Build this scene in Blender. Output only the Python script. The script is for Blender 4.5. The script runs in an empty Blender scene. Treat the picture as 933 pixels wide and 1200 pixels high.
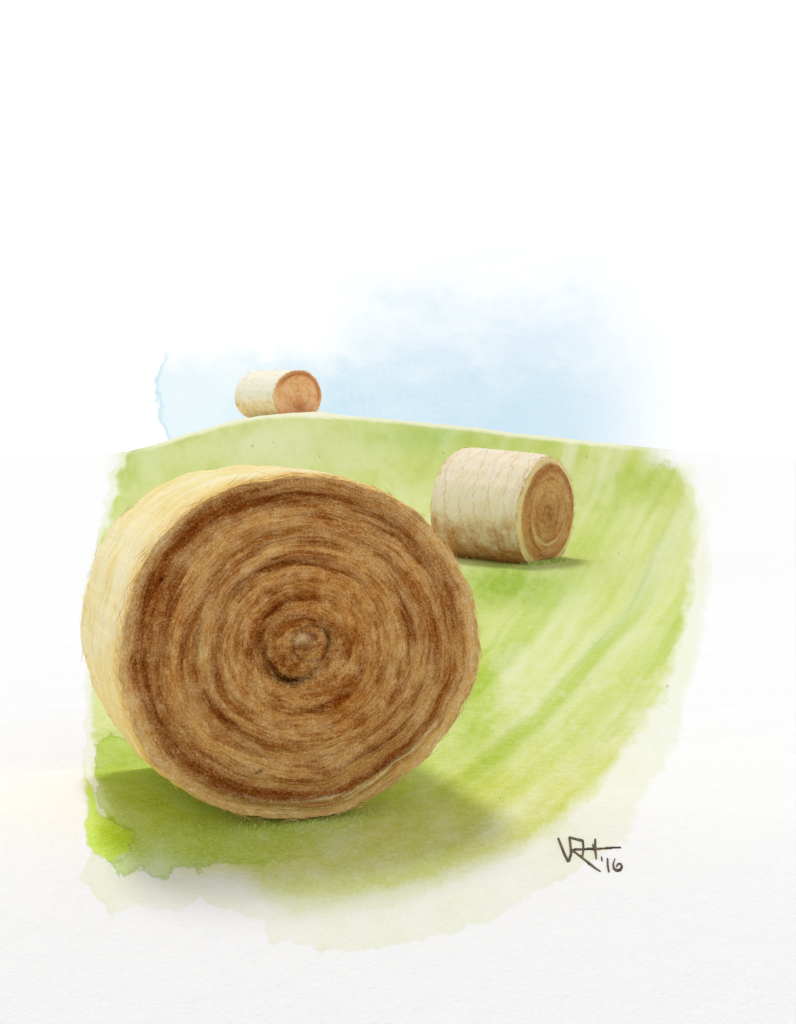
import bpy, math
import numpy as np

# ------------------------------------------------------------------ camera, sky, sun
scene = bpy.context.scene
COL = scene.collection
FPX, CX, CY, W, H = 2000.0, 466.5, 500.0, 933.0, 1200.0   # focal length and eye line, in photo pixels
ZC = 1.77                                                  # eye height, metres
cd = bpy.data.cameras.new('camera'); cam = bpy.data.objects.new('camera', cd); COL.objects.link(cam)
cam.location = (0, 0, ZC); cam.rotation_euler = (math.pi / 2, 0, 0)
cd.sensor_fit = 'VERTICAL'; cd.sensor_height = 36.0; cd.lens = 36.0 * FPX / H
cd.shift_y = -(H / 2 - CY) / H
cd.clip_start = 0.05; cd.clip_end = 4000
scene.camera = cam
scene.view_settings.view_transform = 'Standard'; scene.view_settings.look = 'None'
scene.view_settings.exposure = 0.0; scene.view_settings.gamma = 1.0
scene.view_settings.use_curve_mapping = False

SUN_ELEV = math.radians(68)
SUN_AZ = math.radians(-20)             # measured from +Y (the view direction), negative = left
sl = bpy.data.lights.new('sun', 'SUN'); sun = bpy.data.objects.new('sun', sl); COL.objects.link(sun)
sl.energy = 1.5; sl.angle = math.radians(13); sl.color = (1.0, 0.995, 0.985)
from mathutils import Vector
sd = Vector((math.sin(SUN_AZ) * math.cos(SUN_ELEV), math.cos(SUN_AZ) * math.cos(SUN_ELEV), math.sin(SUN_ELEV)))
sun.rotation_euler = sd.to_track_quat('Z', 'Y').to_euler(); sun.location = (-8, 20, 30)


class NT:
    """small helper for building node trees"""
    def __init__(s, tree):
        s.t = tree; s.n = tree.nodes; s.l = tree.links
    def new(s, kind, **kw):
        nd = s.n.new(kind)
        for k, v in kw.items(): setattr(nd, k, v)
        return nd
    def put(s, sock, v):
        if isinstance(v, bpy.types.NodeSocket): s.l.new(v, sock)
        else: sock.default_value = v
    def m(s, op, a, b=None, c=None, clamp=False):
        nd = s.new('ShaderNodeMath', operation=op, use_clamp=clamp)
        s.put(nd.inputs[0], a)
        if b is not None: s.put(nd.inputs[1], b)
        if c is not None: s.put(nd.inputs[2], c)
        return nd.outputs[0]
    def smooth(s, v, a, b, lo=0.0, hi=1.0):
        nd = s.new('ShaderNodeMapRange', interpolation_type='SMOOTHSTEP')
        s.put(nd.inputs['Value'], v)
        for k, x in (('From Min', a), ('From Max', b), ('To Min', lo), ('To Max', hi)): s.put(nd.inputs[k], x)
        return nd.outputs['Result']
    def noise(s, vec, scale, detail=4.0, rough=0.55, dist=0.0):
        nd = s.new('ShaderNodeTexNoise'); s.l.new(vec, nd.inputs['Vector'])
        nd.inputs['Scale'].default_value = scale; nd.inputs['Detail'].default_value = detail
        nd.inputs['Roughness'].default_value = rough; nd.inputs['Distortion'].default_value = dist
        return nd.outputs['Fac']
    def mix(s, f, a, b, mode='MIX'):
        nd = s.new('ShaderNodeMix', data_type='RGBA', blend_type=mode)
        s.put(nd.inputs[0], f); s.put(nd.inputs[6], a); s.put(nd.inputs[7], b)
        return nd.outputs[2]


def lin(r, g, b):
    c = np.array([r, g, b], float) / 255
    return np.where(c <= .04045, c / 12.92, ((c + .055) / 1.055) ** 2.4)
def lin4(r, g, b): return tuple(float(v) for v in lin(r, g, b)) + (1.0,)


def build_world():
    w = bpy.data.worlds.new('World'); scene.world = w; w.use_nodes = True
    t = NT(w.node_tree); t.n.clear()
    tc = t.new('ShaderNodeTexCoord')
    sep = t.new('ShaderNodeSeparateXYZ'); t.l.new(tc.outputs['Generated'], sep.inputs[0])
    X, Y, Z = sep.outputs
    ys = t.m('MAXIMUM', Y, 0.05)
    a = t.m('DIVIDE', X, ys)                 # tangent of azimuth and of elevation: directions in the open sky
    e = t.m('DIVIDE', Z, ys)
    comb = t.new('ShaderNodeCombineXYZ'); t.put(comb.inputs[0], a); t.put(comb.inputs[1], e)
    v = comb.outputs[0]
    P = lambda px: (px - CX) / FPX
    E = lambda py: (CY - py) / FPX
    n1 = t.m('SUBTRACT', t.noise(v, 26, 5, .6), .5)
    n2 = t.m('SUBTRACT', t.noise(v, 120, 6, .7), .5)
    mp = t.new('ShaderNodeMapping'); t.l.new(v, mp.inputs[0]); mp.inputs['Location'].default_value = (3.1, 1.7, 0)
    mp.inputs['Scale'].default_value = (1, 1.6, 1); mp.inputs['Rotation'].default_value = (0, 0, -.35)
    n3 = t.m('SUBTRACT', t.noise(mp.outputs[0], 34, 4, .6), .5)
    a2 = t.m('ADD', a, t.m('ADD', t.m('MULTIPLY', n1, .030), t.m('MULTIPLY', n2, .012)))
    e2 = t.m('ADD', e, t.m('ADD', t.m('MULTIPLY', n3, .08), t.m('MULTIPLY', n2, .02)))
    # the broad blue opening in the white cloud
    right = t.smooth(a2, P(640), P(825), 1, 0)
    left = t.smooth(a2, P(230), P(420), 0.58, 1)
    top = t.smooth(e2, E(500), E(290), 1, 0)
    top2 = t.smooth(e2, E(330), E(260), 1, 0)
    body = t.m('MULTIPLY', t.m('MULTIPLY', right, left), t.m('ADD', t.m('MULTIPLY', top, .85), t.m('MULTIPLY', top2, .12)))
    # crisp ragged cloud edge on the left
    n4 = t.m('SUBTRACT', t.noise(v, 55, 3, .55), .5)
    slope = t.m('MULTIPLY', t.m('ABSOLUTE', t.m('SUBTRACT', e, E(455))), .35)
    d = t.m('SUBTRACT', t.m('ADD', a, t.m('MULTIPLY', n4, .022)), t.m('ADD', slope, P(176)))
    inside = t.smooth(d, 0.0, .0012)
    topl = t.smooth(t.m('ADD', e, t.m('MULTIPLY', n4, .04)), E(440), E(395), 1, 0)
    lr = t.smooth(a2, P(330), P(480), 1, 0)
    corner = t.m('MAXIMUM', topl, t.m('SUBTRACT', 1, lr))
    body = t.m('MULTIPLY', t.m('MULTIPLY', body, inside), corner)
    edge = t.m('MULTIPLY', t.m('MULTIPLY', inside, t.smooth(d, .001, .0045, 1, 0)), t.smooth(e, E(425), E(405), 1, 0))
    grain = t.m('ADD', 1, t.m('MULTIPLY', t.m('SUBTRACT', t.noise(v, 420, 3, .8), .5), .5))
    grain = t.m('ADD', grain, t.m('MULTIPLY', n1, .5))
    dens = t.m('MULTIPLY', t.m('ADD', body, t.m('MULTIPLY', edge, .6)), grain, clamp=True)
    dens = t.m('MULTIPLY', dens, t.m('GREATER_THAN', Y, .3))
    hue = t.mix(t.smooth(t.m('ADD', a, t.m('MULTIPLY', n1, .2)), P(250), P(560)), lin4(214, 239, 247), lin4(209, 233, 246))
    white = (1.03, 1.03, 1.03, 1)
    low = t.mix(dens, white, hue)
    # overhead: thin bright haze over real sky
    sky = t.new('ShaderNodeTexSky', sky_type='NISHITA', sun_disc=False)
    sky.sun_elevation = SUN_ELEV; sky.sun_rotation = SUN_AZ; sky.dust_density = 3.0
    sk = t.new('ShaderNodeVectorMath', operation='SCALE'); t.l.new(sky.outputs[0], sk.inputs[0]); sk.inputs['Scale'].default_value = .06
    cloud = t.mix(t.smooth(t.noise(tc.outputs['Generated'], 2.2, 5, .6), .35, .6), sk.outputs[0], (.66, .66, .66, 1))
    top_sky = t.mix(.7, cloud, (.62, .618, .615, 1))
    col = t.mix(t.smooth(Z, .27, .45), low, top_sky)
    bg = t.new('ShaderNodeBackground'); t.l.new(col, bg.inputs[0]); bg.inputs[1].default_value = 1.0
    out = t.new('ShaderNodeOutputWorld'); t.l.new(bg.outputs[0], out.inputs[0])
build_world()

# ------------------------------------------------------------------ numeric helpers
_rng = np.random.RandomState(7)
_perm = _rng.permutation(1024).astype(np.int32); _perm = np.concatenate([_perm, _perm, _perm])
_g = _rng.normal(size=(1024, 3)); _g /= np.linalg.norm(_g, axis=1)[:, None]

def perlin(x, y, z=0.0):
    x, y, z = np.broadcast_arrays(np.asarray(x, float), np.asarray(y, float), np.asarray(z, float))
    xi, yi, zi = (np.floor(q).astype(np.int32) for q in (x, y, z))
    xf, yf, zf = x - xi, y - yi, z - zi
    f = lambda q: q * q * q * (q * (q * 6 - 15) + 10)
    u, v, w = f(xf), f(yf), f(zf)
    out = 0
    for dx in (0, 1):
        wx = u if dx else 1 - u
        for dy in (0, 1):
            wy = v if dy else 1 - v
            for dz in (0, 1):
                wz = w if dz else 1 - w
                h = _perm[(_perm[(_perm[(xi + dx) & 1023] + yi + dy) & 1023] + zi + dz) & 1023]
                g = _g[h]
                out = out + wx * wy * wz * (g[..., 0] * (xf - dx) + g[..., 1] * (yf - dy) + g[..., 2] * (zf - dz))
    return out * 1.6

def fbm(x, y, z=0.0, o=4, r=.5):
    s = 0; a = 1.0; k = 1.0; n = 0
    for i in range(o):
        s = s + a * perlin(np.asarray(x) * k + 17.3 * i, np.asarray(y) * k + 5.1 * i, np.asarray(z) * k + 9.7 * i); n += a
        a *= r; k *= 2.03
    return s / n * 1.5

def ss(v, a, b):
    t = np.clip((v - a) / (b - a), 0, 1); return t * t * (3 - 2 * t)

def poly_sd(x, y, pts):
    """signed distance to a closed outline, positive inside"""
    p = np.array(pts, float); q = np.roll(p, -1, 0)
    d = np.full(x.shape, 1e9); ins = np.zeros(x.shape, bool)
    for (x0, y0), (x1, y1) in zip(p, q):
        ex, ey = x1 - x0, y1 - y0
        t = np.clip(((x - x0) * ex + (y - y0) * ey) / (ex * ex + ey * ey), 0, 1)
        d = np.minimum(d, (x - x0 - t * ex) ** 2 + (y - y0 - t * ey) ** 2)
        if y0 != y1:
            c = ((y0 > y) != (y1 > y)) & (x < (x1 - x0) * (y - y0) / (y1 - y0) + x0)
            ins ^= c
    d = np.sqrt(d)
    return np.where(ins, d, -d)

def mesh_obj(name, co, quads, mat, parent=None, col=None, tris=None, smooth=True):
    me = bpy.data.meshes.new(name)
    nq = len(quads); nt = 0 if tris is None else len(tris)
    me.vertices.add(len(co)); me.vertices.foreach_set('co', np.asarray(co, np.float32).ravel())
    me.loops.add(nq * 4 + nt * 3); me.polygons.add(nq + nt)
    loops = np.asarray(quads, np.int32).ravel(); st = np.arange(nq) * 4
    if nt:
        loops = np.concatenate([loops, np.asarray(tris, np.int32).ravel()]); st = np.concatenate([st, nq * 4 + np.arange(nt) * 3])
    me.loops.foreach_set('vertex_index', loops)
    me.polygons.foreach_set('loop_start', st.astype(np.int32))
    me.update(calc_edges=True)
    if smooth: me.polygons.foreach_set('use_smooth', np.ones(nq + nt, bool))
    if col is not None:
        at = me.color_attributes.new('pigment', 'FLOAT_COLOR', 'POINT')
        at.data.foreach_set('color', np.concatenate([col, np.ones((len(col), 1))], 1).astype(np.float32).ravel())
    me.validate()
    me.materials.append(mat)
    o = bpy.data.objects.new(name, me); COL.objects.link(o); o.parent = parent
    return o

def material(name, grain_scales, grain=.25, bump=.3, bump_dist=.01, bump_scales=(30, 120), rough=.9, grain_pow=1.0, cream=None):
    """base colour = the thing's own pigment, broken up by fine procedural grain, over a rough bumped surface"""
    m = bpy.data.materials.new(name); m.use_nodes = True
    t = NT(m.node_tree); t.n.clear()
    tc = t.new('ShaderNodeTexCoord'); v = tc.outputs['Object']
    at = t.new('ShaderNodeAttribute', attribute_name='pigment')
    g = None
    for i, s in enumerate(grain_scales):
        n = t.m('MULTIPLY', t.m('SUBTRACT', t.noise(v, s, 4, .75), .5), .7 + .8 * i)
        g = n if g is None else t.m('ADD', g, n)
    # pigment settles in the hollows: strong colour varies, bare white does not
    expo = t.m('MINIMUM', t.m('MAXIMUM', t.m('ADD', 1.0, t.m('MULTIPLY', g, grain * 4)), .55), 1.9)
    sep = t.new('ShaderNodeSeparateColor'); t.l.new(at.outputs['Color'], sep.inputs[0])
    cc = t.new('ShaderNodeCombineColor')
    for i in range(3): t.l.new(t.m('MULTIPLY', t.m('POWER', t.m('DIVIDE', sep.outputs[i], .93), expo), .93), cc.inputs[i])
    b = t.new('ShaderNodeBsdfPrincipled'); t.l.new(cc.outputs[0], b.inputs['Base Color'])
    b.inputs['Roughness'].default_value = rough; b.inputs['Specular IOR Level'].default_value = 0.0
    h = t.m('ADD', t.noise(v, bump_scales[0], 5, .6), t.m('MULTIPLY', t.noise(v, bump_scales[1], 4, .6), .5))
    bp = t.new('ShaderNodeBump'); bp.inputs['Strength'].default_value = bump; bp.inputs['Distance'].default_value = bump_dist
    t.l.new(h, bp.inputs['Height']); t.l.new(bp.outputs[0], b.inputs['Normal'])
    out = t.new('ShaderNodeOutputMaterial'); t.l.new(b.outputs[0], out.inputs[0])
    return m

# ------------------------------------------------------------------ the ground
CR_X = [-1500, 0, 90, 150, 175, 210, 245, 275, 305, 340, 375, 400, 450, 500, 560, 600, 650, 700, 750, 790, 850, 933, 2500]
CR_Y = [545, 538, 534, 529, 523, 511, 501, 492.5, 487, 484, 482, 486, 490, 495, 501, 507, 512, 518, 523, 527, 532, 536, 548]
YR = 48.0     # distance of the crest

def crest_py(px):
    return np.interp(px, CR_X, CR_Y)
def height(x, y):
    x = np.asarray(x, float); y = np.asarray(y, float)
    r = np.hypot(x, y)
    yy = np.maximum(y, .5)
    px = np.clip(CX + FPX * x / np.maximum(yy, .5), -1500, 2500)
    crest = ZC + YR * (CY - crest_py(px)) / FPX
    wf = ss(y, 0, 10)
    crest = crest * wf + (1 - wf) * 0.5
    near = -np.clip(8.0 - y, 0, None) ** 1.7 * .16
    near = np.maximum(near, -2.2)
    mid = -.19 * ss(y, 8, 22)
    z = near + mid
    t = np.clip((y - 20) / (YR - 20), 0, 1); t = t ** 1.35
    z = z + t * (crest + .19)
    z = z - np.clip(y - YR, 0, None) * .035
    z = z - np.clip(y - YR - 3, 0, None) * .02
    return z
def rough_height(x, y):
    return height(x, y) + .012 * fbm(x * 1.3, y * 1.3, 4.0, 3) * ss(np.hypot(x, y), 1, 4)

def ground_at(px, py):
    """world point of the ground seen in the direction of that photo pixel"""
    a, e = (px - CX) / FPX, (CY - py) / FPX
    lo, hi = 2.0, YR
    ys = np.linspace(lo, hi, 6000)
    f = ZC + ys * e - rough_height(ys * a, ys)
    i = int(np.argmax(f < 0)) if (f < 0).any() else len(ys) - 1
    y = ys[i]
    return np.array([y * a, y, float(rough_height(np.array(y * a), np.array(y)))])

def ground_pigment(px, py, cpy, x, y):
    """colour of turf and bare white ground"""
    wx = 7 * fbm(px / 26, py / 26, 1.0, 4, .6); wy = 7 * fbm(px / 26, py / 26, 8.0, 4, .6)
    X, Y = px + wx, py + wy
    col = np.full(px.shape + (3,), 1.0)
    def wash(m, c):
        nonlocal col
        col = col * (1 - np.clip(m, 0, 1)[..., None] * (1 - lin(*c)))
    def lift(m, c=(255, 255, 255)):
        nonlocal col
        col = col * (1 - np.clip(m, 0, 1)[..., None]) + np.clip(m, 0, 1)[..., None] * lin(*c)
    rho = np.hypot((px - 370) / 440, (py - 640) / 470) ; th = np.arctan2(py - 640, px - 370)
    rho2 = rho + .02 * fbm(px / 130, py / 130, 3.3, 3)
    st1 = fbm(rho2 * 10, th * 1.0, 2.0, 4, .55)
    st2 = fbm(rho2 * 24, th * 2.2, 5.0, 4, .58)
    bl = fbm(px / 70, py / 70, 11.0, 5, .55)
    fine = fbm(px / 14, py / 14, 21.0, 4, .6)
    right = ss(px, 500, 600)
    rho3 = np.hypot(px - 150, py - 330) / 640 + .012 * fbm(px / 110, py / 110, 6.3, 3); th3 = np.arctan2(py - 330, px - 150)
    st3 = fbm(rho3 * 16, th3 * 1.3, 2.0, 4, .55); st4 = fbm(rho3 * 40, th3 * 4, 9.0, 3, .55)
    # outer pale wash
    outer = [(150, 440), (765, 440), (815, 543), (833, 610), (834, 690), (822, 760), (800, 850), (778, 905), (742, 958), (738, 985),
             (690, 1012), (640, 1042), (590, 1072), (548, 1090), (500, 1100), (432, 1116), (360, 1112), (340, 1106), (310, 1108),
             (308, 1080), (275, 1072), (235, 1052), (212, 1072), (160, 1062), (130, 1076), (108, 1046), (94, 1030), (104, 1000), (98, 940), (92, 915),
             (100, 870), (96, 700), (112, 640), (128, 560), (140, 525)]
    d = poly_sd(X + 3 * fine, Y, outer)
    wob = .8 + .35 * bl
    m = ss(d, 0, 3.5 + 4 * ss(px, 650, 760)) * wob
    wash(m, (238, 242, 210))
    wash(ss(d, -.5, 1.5) * (1 - ss(d, 1.5, 5)) * .35 * ss(bl, -.3, .3) * ss(py, 560, 640), (226, 232, 180))
    # second wash
    inner = [(140, 440), (735, 440), (800, 545), (822, 585), (820, 650), (812, 720), (794, 790), (764, 850), (722, 905), (680, 950), (650, 985), (600, 1008),
             (540, 1040), (480, 1062), (420, 1072), (345, 1082), (300, 1062), (262, 1030), (225, 1035), (190, 1018), (150, 1028), (128, 1010),
             (106, 985), (108, 880), (104, 700), (118, 640), (136, 560), (150, 525)]
    d2 = poly_sd(X + 8 * bl + 3 * fine, Y + 8 * st2, inner)
    soft = 6 + 7 * ss(px, 650, 760) + 26 * ss(py, 850, 1050) 
    m2 = np.clip(d2 / soft, 0, 1)
    wash(m2 * (.95 + .2 * bl), (214, 224, 130))
    wash(ss(d2, 0, 2) * (1 - ss(d2, 2, 8)) * .25 * ss(st1, -.2, .4) * right, (205, 225, 130))
    upper = 1 - ss(py, 560, 760)
    wash(m2 * upper * ss(px, 480, 600) * (.75 + .5 * bl), (236, 238, 208))
    # hill behind the round bales
    wash(m2 * (1 - ss(py, 520, 640)) * (1 - ss(px, 560, 700)) * (.5 + .5 * fine) * 0, (240, 240, 214))
    lift(m2 * np.exp(-((px - 320) / 90) ** 2 - ((py - 520) / 22) ** 2) * (.55 + .5 * bl), (240, 238, 190))
    wash(.5 * ss(bl, -.1, .4) * m2 * (1 - ss(py, 540, 600)) * (1 - ss(px, 620, 700)) * .7, (226, 226, 170))
    wash(np.exp(-((px - 500) / 60) ** 2 - ((py - 512) / 14) ** 2) * .8, (205, 232, 215))
    wash(.4 * ss(fine + bl * .6, -.2, .7) * m2 * (1 - ss(py, 600, 680)), (226, 234, 188))
    wash(m2 * (1 - ss(py, 530, 640)) * (1 - .5 * ss(px, 600, 760)) * .8, (214, 222, 202))
    # mown bands that curve round the slope
    prof = lambda c, w: np.exp(-((rho3 + .012 * st4 - c) / w) ** 2)
    seg = lambda a, b: ss(th3, a, a + .25) * (1 - ss(th3, b - .25, b))
    wash(prof(1.10, .022) * seg(.35, 1.15) * (.8 + .4 * st4) * m2, (188, 216, 100))
    wash(prof(.97, .03) * seg(.45, 1.3) * (.6 + .5 * st4) * m2, (206, 228, 130))
    wash(prof(1.20, .02) * seg(.3, .95) * (.6 + .4 * st4) * m2, (214, 230, 160))
    wash(prof(.86, .05) * seg(.5, 1.5) * (.6 + .6 * st4) * m2, (206, 222, 120))
    wash(.55 * ss(st3, -.05, .5) * m2 * (.35 + .65 * (1 - ss(py, 880, 1020))) * ss(rho, .3, .5), (208, 228, 132))
    wash(ss(st4, .0, .7) * m2 * .35 * (.3 + .7 * ss(px, 430, 600)), (214, 230, 140))
    lift(ss(st3, .1, -.55) * .33 * right * m2 * ss(rho, .5, .6), (238, 240, 200))
    lift(ss(bl, .1, .5) * .35 * ss(py, 700, 800) * m2, (240, 238, 190))
    wash(m2 * ss(py, 830, 930) * (1 - ss(py, 990, 1050)) * (.7 + .4 * bl + .4 * st2) * .9, (228, 226, 112))
    # ragged green turf by the bales' feet; the dark patch has bale shade painted in
    shaded_turf = [(112, 872), (130, 860), (200, 880), (420, 900), (560, 830), (590, 850), (560, 900), (500, 950), (430, 985), (370, 1006), (300, 1014), (262, 1012),
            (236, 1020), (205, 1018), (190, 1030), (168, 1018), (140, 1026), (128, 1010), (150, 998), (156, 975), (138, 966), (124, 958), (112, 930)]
    d3 = poly_sd(X + 4 * fine, Y + 4 * fine, shaded_turf)
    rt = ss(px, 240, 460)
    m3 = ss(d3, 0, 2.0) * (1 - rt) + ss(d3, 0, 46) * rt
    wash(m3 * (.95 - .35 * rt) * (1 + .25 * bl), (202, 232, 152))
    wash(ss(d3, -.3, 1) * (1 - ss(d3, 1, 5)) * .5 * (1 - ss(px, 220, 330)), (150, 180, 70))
    lime = [(100, 905), (112, 930), (120, 955), (140, 964), (158, 974), (152, 996), (130, 1012), (112, 1002), (102, 992), (97, 968), (104, 950), (98, 925)]
    d4 = poly_sd(X + 3 * fine, Y, lime)
    wash(ss(d4, 0, 2.5), (196, 236, 76)); wash(ss(d4, -1, .5) * (1 - ss(d4, .5, 3)) * .35, (150, 190, 60))
    for (qx, qy, rx, ry, c, k) in ((596, 684, 66, 30, (160, 192, 104), 1.0), (560, 850, 40, 60, (190, 214, 80), .6), (745, 575, 55, 26, (206, 226, 150), .5), (700, 640, 40, 60, (212, 230, 150), .6),  # first spot paints the shade beneath the middle bale
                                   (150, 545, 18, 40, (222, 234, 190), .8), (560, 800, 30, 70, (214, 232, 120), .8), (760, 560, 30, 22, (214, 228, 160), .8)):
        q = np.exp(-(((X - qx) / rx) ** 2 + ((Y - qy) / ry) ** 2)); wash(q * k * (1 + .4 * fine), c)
    # faint pale swath past the right edge
    lift(np.exp(-((py - (600 + (px - 640) * .0)) / 6) ** 2) * 0.0)
    # dry cream lip along the crest
    dc = py - cpy
    lip = (1 - ss(dc + 1.2 * fine, 2.5, 6.5)) * ss(px, 150, 200) * (1 - ss(px, 700, 790))
    lift(lip * .75, (250, 246, 200))
    lift(ss(-(dc), -28, -4) * 0)
    spot = (1 - ss(np.hypot((px - 385) / 40, (py - 487) / 4), .7, 1.2)); lift(spot * .6, (252, 246, 205))
    # left and right ends of the hill fade
    lift(1 - ss(px + 10 * fine + .45 * (py - 525), 128, 165) if False else np.zeros_like(px))
    lift(ss(px + 14 * fine, 745, 800) * (1 - ss(py + 12 * fine, 536, 552)))
    # seeds and dark specks
    sp = np.random.RandomState(3)
    pts = [(725, 648, 1.2), (782, 804, 1.4), (586, 936, 1.1)] + \
          [(sp.uniform(480, 790), sp.uniform(560, 1000), sp.uniform(.4, .7)) for _ in range(8)] + \
          [(sp.uniform(180, 700), sp.uniform(505, 550), sp.uniform(.5, 1.1)) for _ in range(14)]
    for sx, sy, sr in pts:
        wash((np.hypot(px - sx, py - sy) < sr) * .8, (120, 130, 50))
    return col, ss(d, 0, 1)

def build_ground():
    dense = np.linspace(math.radians(-13.6), math.radians(13.6), 760)
    az = np.concatenate([dense, np.linspace(math.radians(13.6), math.radians(360 - 13.6), 140)[1:-1]])
    r = np.concatenate([[.6, 1.2, 2, 2.8, 3.4, 3.8, 4.2], 1 / np.linspace(1 / 4.5, 1 / 47.6, 820), [47.9, 48.2, 48.6, 49.2, 50, 51, 52.5, 55, 60, 70, 90, 130, 200, 320, 500]])
    A, R = np.meshgrid(az, r)
    # rings bend so that the crest (a line across the view) falls on one ring
    fr = ss(R, 10, 46); k = np.where(np.cos(A) > .3, 1 / np.maximum(np.cos(A), .3), 3.33)
    R2 = R * (1 - fr + fr * k) if False else R
    x, y = R2 * np.sin(A), R2 * np.cos(A)
    z = rough_height(x, y)
    ok = y > 1.0
    yy = np.where(ok, y, 1.0)
    px = np.clip(CX + FPX * x / yy, -4000, 5000); cpy = crest_py(px)
    py = np.clip(CY - FPX * (z - ZC) / yy, 0, 4000)
    py = np.where(y > YR, cpy, py); px = np.where(ok, px, -4000)
    sel = (px > 60) & (px < 870) & (py > 460) & (py < 1150)
    col = np.ones(px.shape + (3,)); dens = np.zeros(px.shape)
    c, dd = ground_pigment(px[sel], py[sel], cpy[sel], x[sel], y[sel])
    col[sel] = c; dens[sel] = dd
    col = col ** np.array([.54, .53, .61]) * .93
    nr, na = px.shape
    idx = np.arange(nr * na).reshape(nr, na)
    q = np.stack([idx[:-1], idx[1:], np.roll(idx, -1, 1)[1:], np.roll(idx, -1, 1)[:-1]], -1).reshape(-1, 4)[:, ::-1]
    co = np.stack([x, y, z], -1).reshape(-1, 3); cf = col.reshape(-1, 3); df = dens.ravel()
    centre = len(co); co = np.vstack([co, [0, 0, float(rough_height(np.array(0.), np.array(0.)))]]); cf = np.vstack([cf, [.93] * 3]); df = np.append(df, 0)
    tri = np.stack([np.full(na, centre), idx[0], np.roll(idx[0], -1)], -1)[:, ::-1]
    isg = df[q].max(1) > .5
    def sub(name, quads, tris, mat):
        used = np.unique(np.concatenate([quads.ravel(), tris.ravel()])) if tris is not None else np.unique(quads)
        mp = np.zeros(len(co), np.int64); mp[used] = np.arange(len(used))
        o = mesh_obj(name, co[used], mp[quads], mat, None, cf[used], None if tris is None else mp[tris])
        o['kind'] = 'structure'; return o
    gm = material('watercolour_ground', (12, 70), grain=.30, bump=.6, bump_dist=.02, bump_scales=(9, 60))
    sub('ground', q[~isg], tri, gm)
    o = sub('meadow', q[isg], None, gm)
    o['label'] = 'pale yellow green meadow slope with curved mown streaks and ragged edges fading to white'
build_ground()

# ------------------------------------------------------------------ the round bales
straw_mat = material('straw_end', (16, 115), grain=.44, bump=.55, bump_dist=.012, bump_scales=(60, 240))
wrap_mat = material('straw_side', (10, 70), grain=.28, bump=.4, bump_dist=.01, bump_scales=(45, 200))

def outline(th, bump, seed):
    """radius factor of a bale end at angle th"""
    o = 1 + .010 * np.sin(3 * th + seed) + .007 * np.sin(5 * th + 2 * seed) + .004 * np.sin(11 * th + seed * 3) + .003 * np.sin(23 * th + seed) + (.008 if seed < 2 else .002) * fbm(np.cos(th) * 9, np.sin(th) * 9, seed, 3)
    for (t0, w, a) in bump:
        dth = (th - t0 + np.pi) % (2 * np.pi) - np.pi
        o = o + a * np.exp(-(dth / w) ** 2)
    return o

def end_relief(u, w, seed, turns):
    """depth of the rolled layers on an end, u and w in -1..1"""
    r = np.hypot(u, w); th = np.arctan2(w, u)
    r2 = r + .035 * fbm(u * 1.5, w * 1.5, seed, 3) * ss(r, 0, .4)
    spiral = np.sin(2 * np.pi * (r2 * turns - th / (2 * np.pi)))
    lay = fbm(r2 * 15, np.cos(th) * .9, np.sin(th) * .9 + seed, 4, .58)
    lay2 = fbm(r2 * 34, np.cos(th) * 2.6, np.sin(th) * 2.6 + seed * 2, 3, .6)
    return r2, spiral, lay, lay2

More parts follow.
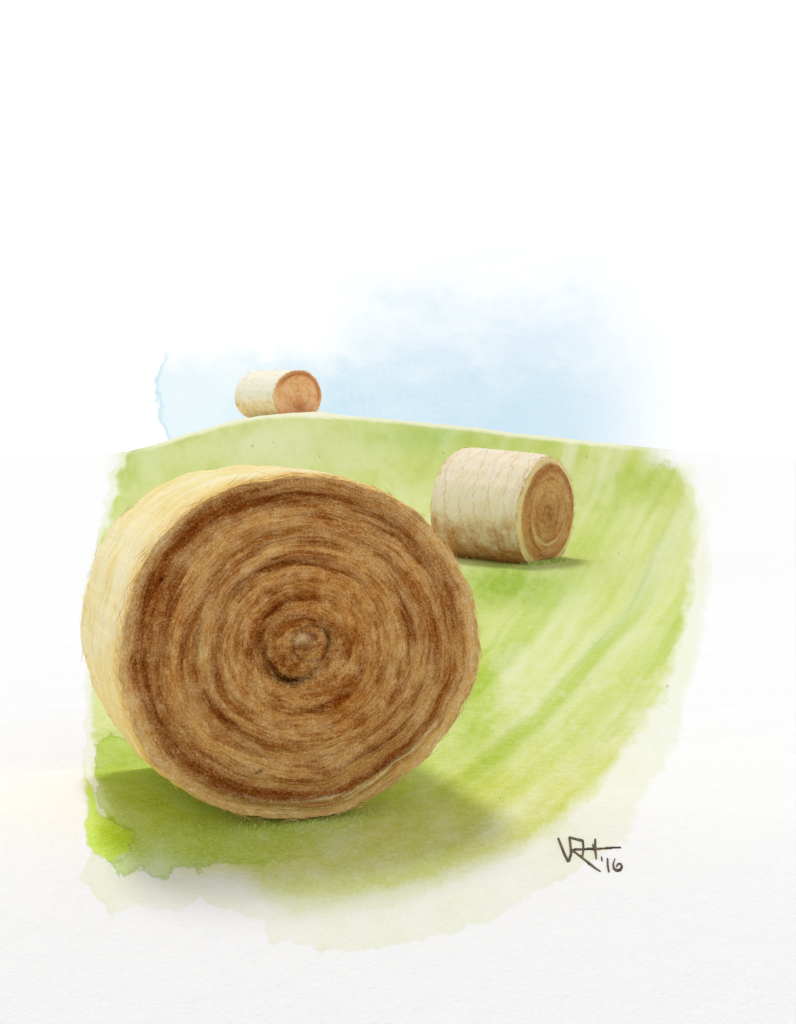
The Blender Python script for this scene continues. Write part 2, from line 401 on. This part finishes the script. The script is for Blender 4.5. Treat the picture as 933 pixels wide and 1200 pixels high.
FACE_POW = .53
def make_bale(name, label, cat, R, L, oval, seed, turns, res, colours, bump=(), rim=.03, front_col=None, side_col=None, side_pow=(.30, .50, .86), face_tint=(.95, .89, .62), face_depth=1.0):
    root = bpy.data.objects.new(name, None); COL.objects.link(root)
    root['label'] = label; root['category'] = cat; root['group'] = 'round straw bales on the meadow'
    nr, nt = res
    th = np.linspace(0, 2 * np.pi, nt, endpoint=False)
    for side in (-1, 1):
        rr = np.concatenate([[0.012], np.linspace(.02, 1, nr)])
        RR, TT = np.meshgrid(rr, th, indexing='ij')
        ol = outline(TT, bump, seed); f = 1 + (ol - 1) * RR ** 2
        u, w = RR * np.cos(TT), RR * np.sin(TT)
        r2, sp, lay, lay2 = end_relief(u - .0, w, seed + (side > 0) * 9, turns)
        fade = 1 - ss(RR, .9, 1.0)
        out = (.010 * sp + .022 * lay + .008 * lay2) * fade * (R / .77)
        out = out + .05 * (1 - ss(RR, .80, 1.0)) - .015 * ss(RR, 0, .8) * 0     # soft shoulder
        out = out - .03 * np.exp(-((RR - .145) / .03) ** 2) * (.5 + .5 * np.sin(TT + 2.6))     # curl round the core
        yy = side * (L / 2 + out)
        x = R * oval * f * u * 1.0; z = R * f * w
        co = np.stack([x, yy, z], -1).reshape(-1, 3)
        c = front_col(u, w, RR, TT, r2, sp, lay, lay2).reshape(-1, 3) ** (FACE_POW * face_depth) * np.array(face_tint); c = np.minimum(c, .93)
        idx = np.arange(co.shape[0]).reshape(len(rr), nt); nx = np.roll(idx, -1, 1)
        q = np.stack([idx[:-1], nx[:-1], nx[1:], idx[1:]], -1).reshape(-1, 4)
        cen = len(co); co = np.vstack([co, co[:nt].mean(0)]); c = np.vstack([c, c[:nt].mean(0)])
        tr = np.stack([np.full(nt, cen), nx[0], idx[0]], -1)
        if side < 0: pass
        else: q = q[:, ::-1]; tr = tr[:, ::-1]
        mesh_obj('end_face', co, q, straw_mat, root, c, tr)
    # side: the straw wound round and round
    ny = max(40, nr // 2)
    s = np.linspace(-1, 1, ny); s = np.sign(s) * (1 - (1 - np.abs(s)) ** 1.15)
    S, TT = np.meshgrid(s, th, indexing='ij')
    ol = outline(TT, bump, seed)
    shoulder = 1 + rim * (1 - np.abs(S) ** 7) 
    cu, su = np.cos(TT), np.sin(TT)
    b1 = fbm(S * L * 9, cu * 1.3, su * 1.3 + seed, 4, .6); b2 = fbm(S * L * 30, cu * 3, su * 3 + seed, 3, .6)
    rad = shoulder * ol + (.010 * b1 + .004 * b2) * (1 - np.abs(S) ** 12)
    co = np.stack([R * oval * rad * cu, S * L / 2, R * rad * su], -1).reshape(-1, 3)
    c = side_col(S, TT, b1, b2, R * cu, R * su).reshape(-1, 3) ** np.array(side_pow) * .93
    idx = np.arange(len(co)).reshape(ny, nt); nx = np.roll(idx, -1, 1)
    q = np.stack([idx[:-1], idx[1:], nx[1:], nx[:-1]], -1).reshape(-1, 4)
    mesh_obj('straw_side', co, q[:, ::-1], wrap_mat, root, c)
    return root

def layered(shape, base, *layers):
    col = np.ones(shape + (3,)) * lin(*base)
    for m, c, mode in layers:
        m = np.clip(m, 0, 1)[..., None]
        col = col * (1 - m * (1 - lin(*c))) if mode == 'wash' else col * (1 - m) + m * lin(*c)
    return col

def big_front(u, w, r, th, r2, sp, lay, lay2):
    n = fbm(u * 3, w * 3, 1.5, 4); gr = fbm(u * 42, w * 42, 2.5, 3, .7); r_true = r
    ang = lambda a, wd: np.exp(-(((th - a + np.pi) % (2 * np.pi) - np.pi) / wd) ** 2)
    lines = ss(sp + .8 * lay, .55, 1.2)
    wm = 'wash'
    uu, ww = u + .055 + .02 * n, w - .01
    rc = np.hypot(uu, ww); tc = np.arctan2(ww, uu)
    angc = lambda a, wd: np.exp(-(((tc - a + np.pi) % (2 * np.pi) - np.pi) / wd) ** 2)
    rw = r + .02 * n - .055 * ang(2.2, 1.0) - .03 * ang(1.2, .5) + .012 * lay + .02 * ang(-.6, .5)
    return layered(u.shape, (226, 176, 112),
        (.55 + .35 * n, (222, 180, 128), wm),
        ((1 - ss(rw, .86, .97)) * (.7 + .4 * n), (216, 172, 122), wm),
        (ss(lay, -.1, .45) * (1 - .6 * ss(rw, .88, .97)), (178, 132, 86), wm),
        (ss(lay2, -.05, .5) * .8 * (1 - .4 * ss(rw, .88, .97)), (176, 130, 84), wm),
        (lines * .55 * (1 - ss(rw, .86, .94)), (176, 124, 76), wm),
        # broad darker rings of weathered straw
        (np.exp(-((rw - .84) / .085) ** 2) * (.45 + .8 * ang(2.75, .75) + .5 * ang(-2.2, .8) + .5 * ang(1.5, .9) + .35 * ang(0, .5)) * (.8 + .5 * lay), (150, 102, 60), wm),
        (np.exp(-((rw - .62) / .05) ** 2) * (.2 + .8 * ang(-2.5, .7) + .7 * ang(.5, .5)) * (.7 + .6 * lay), (146, 102, 58), wm),
        (np.exp(-((rw - .72) / .03) ** 2) * (.8 * ang(-.9, .8)) * (.7 + .6 * lay), (142, 96, 52), wm),
        (np.exp(-((rw - .46) / .022) ** 2) * (.25 + ang(1.9, .9) + .5 * ang(3.1, .5)) * .75, (140, 96, 60), wm),
        (np.exp(-((rw - .36) / .02) ** 2) * (.2 + .9 * ang(-1.3, .9)) * .75, (158, 110, 62), wm),
        (np.exp(-((rw - .25) / .016) ** 2) * (.3 + .7 * ang(2.6, 1.2)) * .8, (150, 108, 66), wm),
        ((1 - ss(rc, .22, .40)) * .35, (206, 178, 132), wm),
        # the curl at the core
        (np.exp(-((rc - .185 - .012 * np.sin(3 * tc)) / .024) ** 2) * (.35 + .9 * angc(-2.1, .9) + .3 * angc(.3, .5)), (84, 56, 28), wm),
        (np.exp(-((rc - .205) / .026) ** 2) * 1.0 * angc(-1.8, .45), (44, 28, 12), wm),
        (np.exp(-((np.hypot(u - .03, w - .02) - .105) / .014) ** 2) * .75, (112, 78, 40), wm),
        (np.exp(-((u + .02) / .03) ** 2 - ((w - .045) / .022) ** 2) * .8, (226, 196, 150), 'lift'),
        (np.exp(-((u + .17) / .10) ** 2 - ((w + .005 + .04 * u) / .008) ** 2) * .6, (110, 74, 40), wm),
        (np.exp(-((u - .17) / .08) ** 2 - ((w - .01) / .007) ** 2) * .45, (110, 74, 40), wm),
        # few dark nicks
        (np.exp(-((u + .26) / .035) ** 2 - ((w + .70 - .25 * (u + .26)) / .014) ** 2) * .9, (70, 42, 24), wm),
        (np.exp(-((u + .78) / .03) ** 2 - ((w - .41 - .9 * (u + .78)) / .014) ** 2) * .9, (60, 40, 24), wm),
        (np.exp(-((u - .42) / .03) ** 2 - ((w + .62 - .6 * (u - .42)) / .016) ** 2) * .7, (100, 62, 36), wm),
        # pale straw ends catching at the foot and the outer windings
        (np.exp(-((rw - .905) / .014) ** 2) * ang(-1.0, .55) * ss(lay2 + .2, -.3, .3) * .85, (236, 198, 138), 'lift'),
        (np.exp(-((rw - .96) / .02) ** 2) * ang(-1.75, .45) * ss(lay2 + n, -.2, .3) * .8, (240, 204, 150), 'lift'),
        (np.exp(-((rw - .93) / .012) ** 2) * ang(2.45, .25) * .6, (226, 184, 122), 'lift'),
        (np.exp(-((rw - .55) / .03) ** 2) * ang(3.1, .35) * .5, (214, 168, 100), 'lift'),
        (ss(fbm(r2 * 105, np.cos(th) * 5, np.sin(th) * 5, 2, .6), .05, .6) * .55, (176, 124, 74), wm),
        (ss(gr, .15, .8) * .35, (170, 120, 76), wm),
        (ss(rw, .93, 1.0) * .3, (232, 190, 126), 'lift'),
        (ss(rw + .04 * gr, .95, 1.0) * (ang(2.7, .75)) * .8, (240, 204, 140), 'lift'))

def big_side(S, th, b1, b2, x, z):
    n = fbm(S * 3, np.cos(th) * 3, np.sin(th) * 3, 4); gr = fbm(S * 30, np.cos(th) * 30, np.sin(th) * 30, 3, .7)
    front = 1 - ss(S + .10 * n + .12 * gr, -1.0, -.62)
    ang = lambda a, wd: np.exp(-(((th - a + np.pi) % (2 * np.pi) - np.pi) / wd) ** 2)
    nl = 1 - .55 * ang(2.75, .9)
    return layered(S.shape, (255, 236, 196),
        (ss(n, -.3, .5) * .5, (240, 214, 164), 'wash'),
        (ss(b1, -.2, .6) * .4, (238, 210, 160), 'wash'),
        (ss(b2, .1, .7) * .2, (232, 196, 140), 'wash'),
        (front * nl * (.8 + .3 * gr), (206, 158, 100), 'wash'),
        (front * ss(gr, .0, .6) * .45, (206, 158, 104), 'wash'),
        (ang(-2.5, .5) * .5, (232, 196, 138), 'wash'),
        (ss(np.abs(np.sin(S * 16 + .4 * n)), .96, 1) * .25, (214, 178, 120), 'wash'))

def mid_front(u, w, r, th, r2, sp, lay, lay2):
    n = fbm(u * 3, w * 3, 7.5, 4); gr = fbm(u * 20, w * 20, 2.5, 3, .7)
    return layered(u.shape, (232, 190, 140),
        ((1 - ss(r, .86, .93)) * (.85 + .3 * n), (206, 154, 108), 'wash'),
        (ss(sp + lay, .2, 1.1) * .6 * (1 - ss(r, .84, .92)), (176, 126, 84), 'wash'),
        (ss(-w + .3 * n + .2 * u, -.75, .1) * (1 - ss(r, .8, .9)) * .35, (206, 160, 116), 'wash'),
        (np.exp(-((r - .80) / .09) ** 2) * ss(w, -.2, .5) * .8, (164, 106, 66), 'wash'),
        (np.exp(-((u - .1) / .3) ** 2 - ((w + .05) / .35) ** 2) * .6, (178, 124, 84), 'wash'),
        (np.exp(-((r - .56) / .03) ** 2) * ss(-w, -.2, .4) * .6, (240, 206, 160), 'lift'),
        (ss(gr, .1, .7) * .45, (176, 126, 80), 'wash'),
        (ss(r, .88, .95) * .7, (250, 222, 170), 'lift'))

def mid_side(S, th, b1, b2, x, z):
    n = fbm(S * 2.5, np.cos(th) * 2.5, np.sin(th) * 2.5 + 3, 4); gr = fbm(S * 16, np.cos(th) * 16, np.sin(th) * 16, 3, .7)
    diag = np.abs(np.sin(S * 9 + th * 2.2 + .8 * n)); diag2 = np.abs(np.sin(S * 7 - th * 1.4 + 1.1 * n))
    low = ss(-np.sin(th) + .3 * n + .04 * gr, -.3, .7)  # form shade painted in: browner towards the bale's underside
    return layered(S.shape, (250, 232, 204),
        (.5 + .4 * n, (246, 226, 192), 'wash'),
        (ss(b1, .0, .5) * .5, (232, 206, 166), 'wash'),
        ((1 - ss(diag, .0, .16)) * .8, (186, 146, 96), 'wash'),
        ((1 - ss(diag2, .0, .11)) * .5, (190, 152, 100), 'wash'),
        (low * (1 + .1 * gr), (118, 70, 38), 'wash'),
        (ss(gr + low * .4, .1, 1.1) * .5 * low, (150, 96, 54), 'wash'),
        (ss(S, .7, 1) * .4, (226, 196, 140), 'wash'))

def far_front(u, w, r, th, r2, sp, lay, lay2):
    n = fbm(u * 3, w * 3, 5.5, 4); gr = fbm(u * 9, w * 9, 2.5, 3, .7)
    return layered(u.shape, (246, 208, 164),
        (.8 + .4 * n, (240, 200, 166), 'wash'),
        (np.exp(-((r - .86) / .10) ** 2) * ss(w + .4 * u, -.3, .4) * .95, (196, 134, 88), 'wash'),
        (np.exp(-((u - .05) / .35) ** 2 - ((w + .45) / .28) ** 2) * .85, (190, 126, 88), 'wash'),
        (ss(lay + sp * .3, .1, .7) * .45, (206, 150, 104), 'wash'),
        (ss(gr, .0, .6) * .5, (210, 156, 116), 'wash'))

def far_side(S, th, b1, b2, x, z):
    n = fbm(S * 2.5, np.cos(th) * 2.5, np.sin(th) * 2.5 + 3, 4); gr = fbm(S * 9, np.cos(th) * 9, np.sin(th) * 9, 3, .7)
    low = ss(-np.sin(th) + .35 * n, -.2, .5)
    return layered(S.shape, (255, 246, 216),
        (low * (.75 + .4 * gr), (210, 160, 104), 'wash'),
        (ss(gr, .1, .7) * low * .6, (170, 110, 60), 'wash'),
        (ss(b1, .1, .5) * .3, (238, 220, 170), 'wash'))

def place(root, px, py, D, yaw, roll=0.0, pitch=0.0):
    """put the middle of the front end at distance D in the direction of the photo pixel"""
    yaw, pitch = math.radians(yaw), math.radians(pitch)
    root.rotation_euler = (pitch, math.radians(roll), yaw)
    from mathutils import Euler
    fc = Euler(root.rotation_euler).to_matrix() @ Vector((0, -root['_half'], 0))
    del root['_half']
    root.location = Vector((D * (px - CX) / FPX, D, ZC + D * (CY - py) / FPX)) - fc

b1 = make_bale('round_bale', 'largest round bale, its dark brown spiral end facing us', 'hay bale',
               .77, 1.40, 1.075, 1.3, 5.5, (420, 1100), None, bump=((-2.45, .35, .03), (-2.0, .15, .012), (3.1, .5, .006)), front_col=big_front, side_col=big_side)
b1['_half'] = .70; place(b1, 356, 757, 7.7, 17)
b2 = make_bale('round_bale', 'middle-sized cream round bale just right of the largest, its brown end facing right', 'hay bale',
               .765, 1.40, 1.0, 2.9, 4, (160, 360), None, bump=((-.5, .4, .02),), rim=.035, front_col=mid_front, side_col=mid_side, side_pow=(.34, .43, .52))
b2['_half'] = .70; place(b2, 640, 601.5, 23.4, 54, pitch=4)
b3 = make_bale('round_bale', 'smallest round bale, pale yellow with orange brown end, on the hill crest against blue sky', 'hay bale',
               .745, 1.95, 1.16, 4.4, 3, (90, 200), None, rim=.015, front_col=far_front, side_col=far_side, side_pow=(.30, .42, .60), face_tint=(1.04, .97, .84), face_depth=1.25)
b3['_half'] = .975; place(b3, 349, 464, 49.4, 40, roll=-3, pitch=1)

# ------------------------------------------------------------------ loose straw on the bales, short grass at their feet
def blades(base, tip, width, bend):
    """thin bent blades: three cross pairs each, width across the blade"""
    n = len(base); d = tip - base
    side = np.cross(d, _rng.normal(size=(n, 3))); side /= np.linalg.norm(side, axis=1)[:, None] + 1e-9
    mid = base + .55 * d + bend
    w = width[:, None]
    co = np.stack([base - side * w, base + side * w, mid - side * w * .8, mid + side * w * .8, tip - side * w * .15, tip + side * w * .15], 1)
    k = np.arange(n)[:, None] * 6
    q = np.concatenate([k + [0, 1, 3, 2], k + [2, 3, 5, 4]])
    return co.reshape(-1, 3), q

def add_straw(root, R, L, oval, seed, bump, n, length, width, tone):
    rs = np.random.RandomState(int(seed * 10))
    th = rs.uniform(0, 2 * np.pi, n); ol = outline(th, bump, seed)
    kind = rs.uniform(size=n)
    onrim = kind < .6
    yy = np.where(onrim, rs.choice([-1, 1], n, p=[.8, .2]) * L / 2 * rs.uniform(.96, 1.01, n), rs.uniform(-1, 1, n) * L / 2)
    rad = R * ol * np.where(onrim, rs.uniform(.97, 1.005, n), 1.012)
    base = np.stack([rad * oval * np.cos(th), yy, rad * np.sin(th)], 1)
    tang = np.stack([-np.sin(th) * oval, np.zeros(n), np.cos(th)], 1) * rs.choice([-1, 1], n)[:, None]
    outw = np.stack([np.cos(th), np.zeros(n), np.sin(th)], 1)
    d = tang + outw * rs.uniform(.02, .30, n)[:, None] + np.stack([np.zeros(n), rs.normal(0, .25, n), np.zeros(n)], 1)
    d /= np.linalg.norm(d, axis=1)[:, None]
    ln = rs.uniform(.4, 1, n) * length
    co, q = blades(base, base + d * ln[:, None], rs.uniform(.6, 1, n) * width, -outw * (ln * .04)[:, None])
    c = lin(*tone)[None] * rs.uniform(.7, 1.15, (n, 1)) * np.array([1, 1, 1]); c = np.clip(np.repeat(c, 6, 0), 0, .93)
    o = mesh_obj('loose_straw', co, q, wrap_mat, root, c, smooth=False); o['kind'] = 'stuff'

add_straw(b1, .77, 1.40, 1.075, 1.3, ((-2.45, .35, .03), (-2.0, .15, .012), (3.1, .5, .006)), 2600, .11, .0016, (222, 178, 116))
add_straw(b2, .765, 1.40, 1.0, 2.9, ((-.5, .4, .02),), 900, .12, .004, (226, 188, 130))
add_straw(b3, .745, 1.95, 1.16, 4.4, (), 400, .14, .008, (232, 200, 140))

def build_grass():
    rs = np.random.RandomState(12)
    P, Hh, Wd, Cc = [], [], [], []
    for root, R, L, n, h, w, tone in ((b1, .77, 1.40, 900, .02, .0022, (206, 224, 120)), (b2, .765, 1.40, 2200, .06, .005, (204, 222, 128)), (b3, .745, 1.95, 500, .09, .01, (226, 228, 160))):
        m = root.rotation_euler.to_matrix()
        for i in range(n):
            lx = np.clip(rs.normal(0, .27), -.6, .6) * R; ly = rs.uniform(-.5, .5) * L * 1.05
            if rs.uniform() < .6: ly = -L / 2 + rs.normal(0, .07)
            p = m @ Vector((lx, ly, 0)); x, y = root.location.x + p.x, root.location.y + p.y
            P.append((x, y)); Hh.append(h * rs.uniform(.35, 1)); Wd.append(w); Cc.append(lin(*tone) * rs.uniform(.75, 1.15))
    P = np.array(P); Hh = np.array(Hh); n = len(P)
    base = np.stack([P[:, 0], P[:, 1], rough_height(P[:, 0], P[:, 1]) - .004], 1)
    lean = rs.normal(0, .35, (n, 2)) * Hh[:, None]
    tip = base + np.stack([lean[:, 0], lean[:, 1], Hh], 1)
    co, q = blades(base, tip, np.array(Wd), np.stack([-lean[:, 0], -lean[:, 1], np.zeros(n)], 1) * .2)
    gm = material('grass_blades', (12, 60), grain=.2, bump=.1)
    o = mesh_obj('grass', co, q, gm, None, np.clip(np.repeat(np.array(Cc), 6, 0), 0, .9), smooth=False)
    o['kind'] = 'stuff'; o['label'] = 'short green grass at the feet of the round bales'
build_grass()

# ------------------------------------------------------------------ the ink signature
def ink_material():
    m = bpy.data.materials.new('sepia_ink'); m.use_nodes = True
    t = NT(m.node_tree); t.n.clear()
    tc = t.new('ShaderNodeTexCoord')
    c = t.mix(t.smooth(t.noise(tc.outputs['Object'], 14, 3), .35, .65), lin4(46, 28, 14), lin4(96, 76, 14))
    b = t.new('ShaderNodeBsdfPrincipled'); t.l.new(c, b.inputs['Base Color']); b.inputs['Roughness'].default_value = .55
    out = t.new('ShaderNodeOutputMaterial'); t.l.new(b.outputs[0], out.inputs[0]); return m

def build_signature():
    ink = ink_material()
    root = bpy.data.objects.new('signature', None); COL.objects.link(root)
    root.location = ground_at(690, 1015); bpy.context.view_layer.update()
    root['category'] = 'signature'
    root['label'] = "dark brown handwritten ink signature with '16 on the pale ground at lower right"
    S = lambda zx, zy: (640 + zx / 7.775, 960 + zy / 7.775)      # from the enlarged view to photo pixels
    strokes = {
        'letter': [[[(112, 180, 11), (135, 240, 13), (170, 330, 14), (205, 395, 15)], [(205, 395, 14), (228, 320, 13), (222, 240, 13), (212, 170, 13)]],
                   [[(212, 172, 11), (260, 185, 10), (335, 203, 12)], [(335, 203, 12), (342, 280, 11), (330, 355, 9)], [(236, 286, 9), (290, 282, 8), (345, 280, 10)],
                    [(245, 295, 10), (320, 350, 11), (400, 415, 12), (450, 455, 9), (498, 487, 3)]],
                   [[(345, 280, 9), (420, 278, 10), (520, 274, 9), (620, 267, 7), (682, 265, 4)], [(448, 190, 11), (446, 260, 14), (452, 320, 12), (458, 370, 8)],
                    [(424, 235, 6), (432, 270, 8), (436, 290, 6)]]],
        'apostrophe': [[[(506, 352, 8), (510, 390, 9)]]],
        'digit': [[[(560, 368, 9), (562, 430, 12), (574, 490, 9)]],
                  [[(628, 368, 4), (612, 410, 9), (616, 450, 13), (640, 476, 14), (675, 468, 15), (692, 440, 12), (680, 412, 9), (655, 415, 8), (640, 440, 8)]]]}
    for part, groups in strokes.items():
        for st in groups:
            co, quads = [], []
            for line in st:
                p = np.array(line, float); n = (len(p) - 1) * 8 + 1
                tt = np.linspace(0, len(p) - 1, n)
                xs, ys, ws = (np.interp(tt, range(len(p)), p[:, i]) for i in range(3))
                for arr in (xs, ys):
                    for _ in range(3): arr[1:-1] = (arr[:-2] + 2 * arr[1:-1] + arr[2:]) / 4
                dx, dy = np.gradient(xs), np.gradient(ys); l = np.hypot(dx, dy) + 1e-6; nx, ny = -dy / l, dx / l
                base = len(co)
                for i in range(n):
                    hw = ws[i] * .92
                    for s_, hgt in ((-1, .001), (-.55, .005), (.55, .005), (1, .001)):
                        g = ground_at(*S(xs[i] + s_ * hw * nx[i], ys[i] + s_ * hw * ny[i])); g[2] += hgt
                        co.append(g - np.array(root.location))
                for i in range(n - 1):
                    for k in range(3):
                        a = base + i * 4 + k; quads.append((a, a + 1, a + 5, a + 4))
            mesh_obj(part, np.array(co), np.array(quads), ink, root)
build_signature()
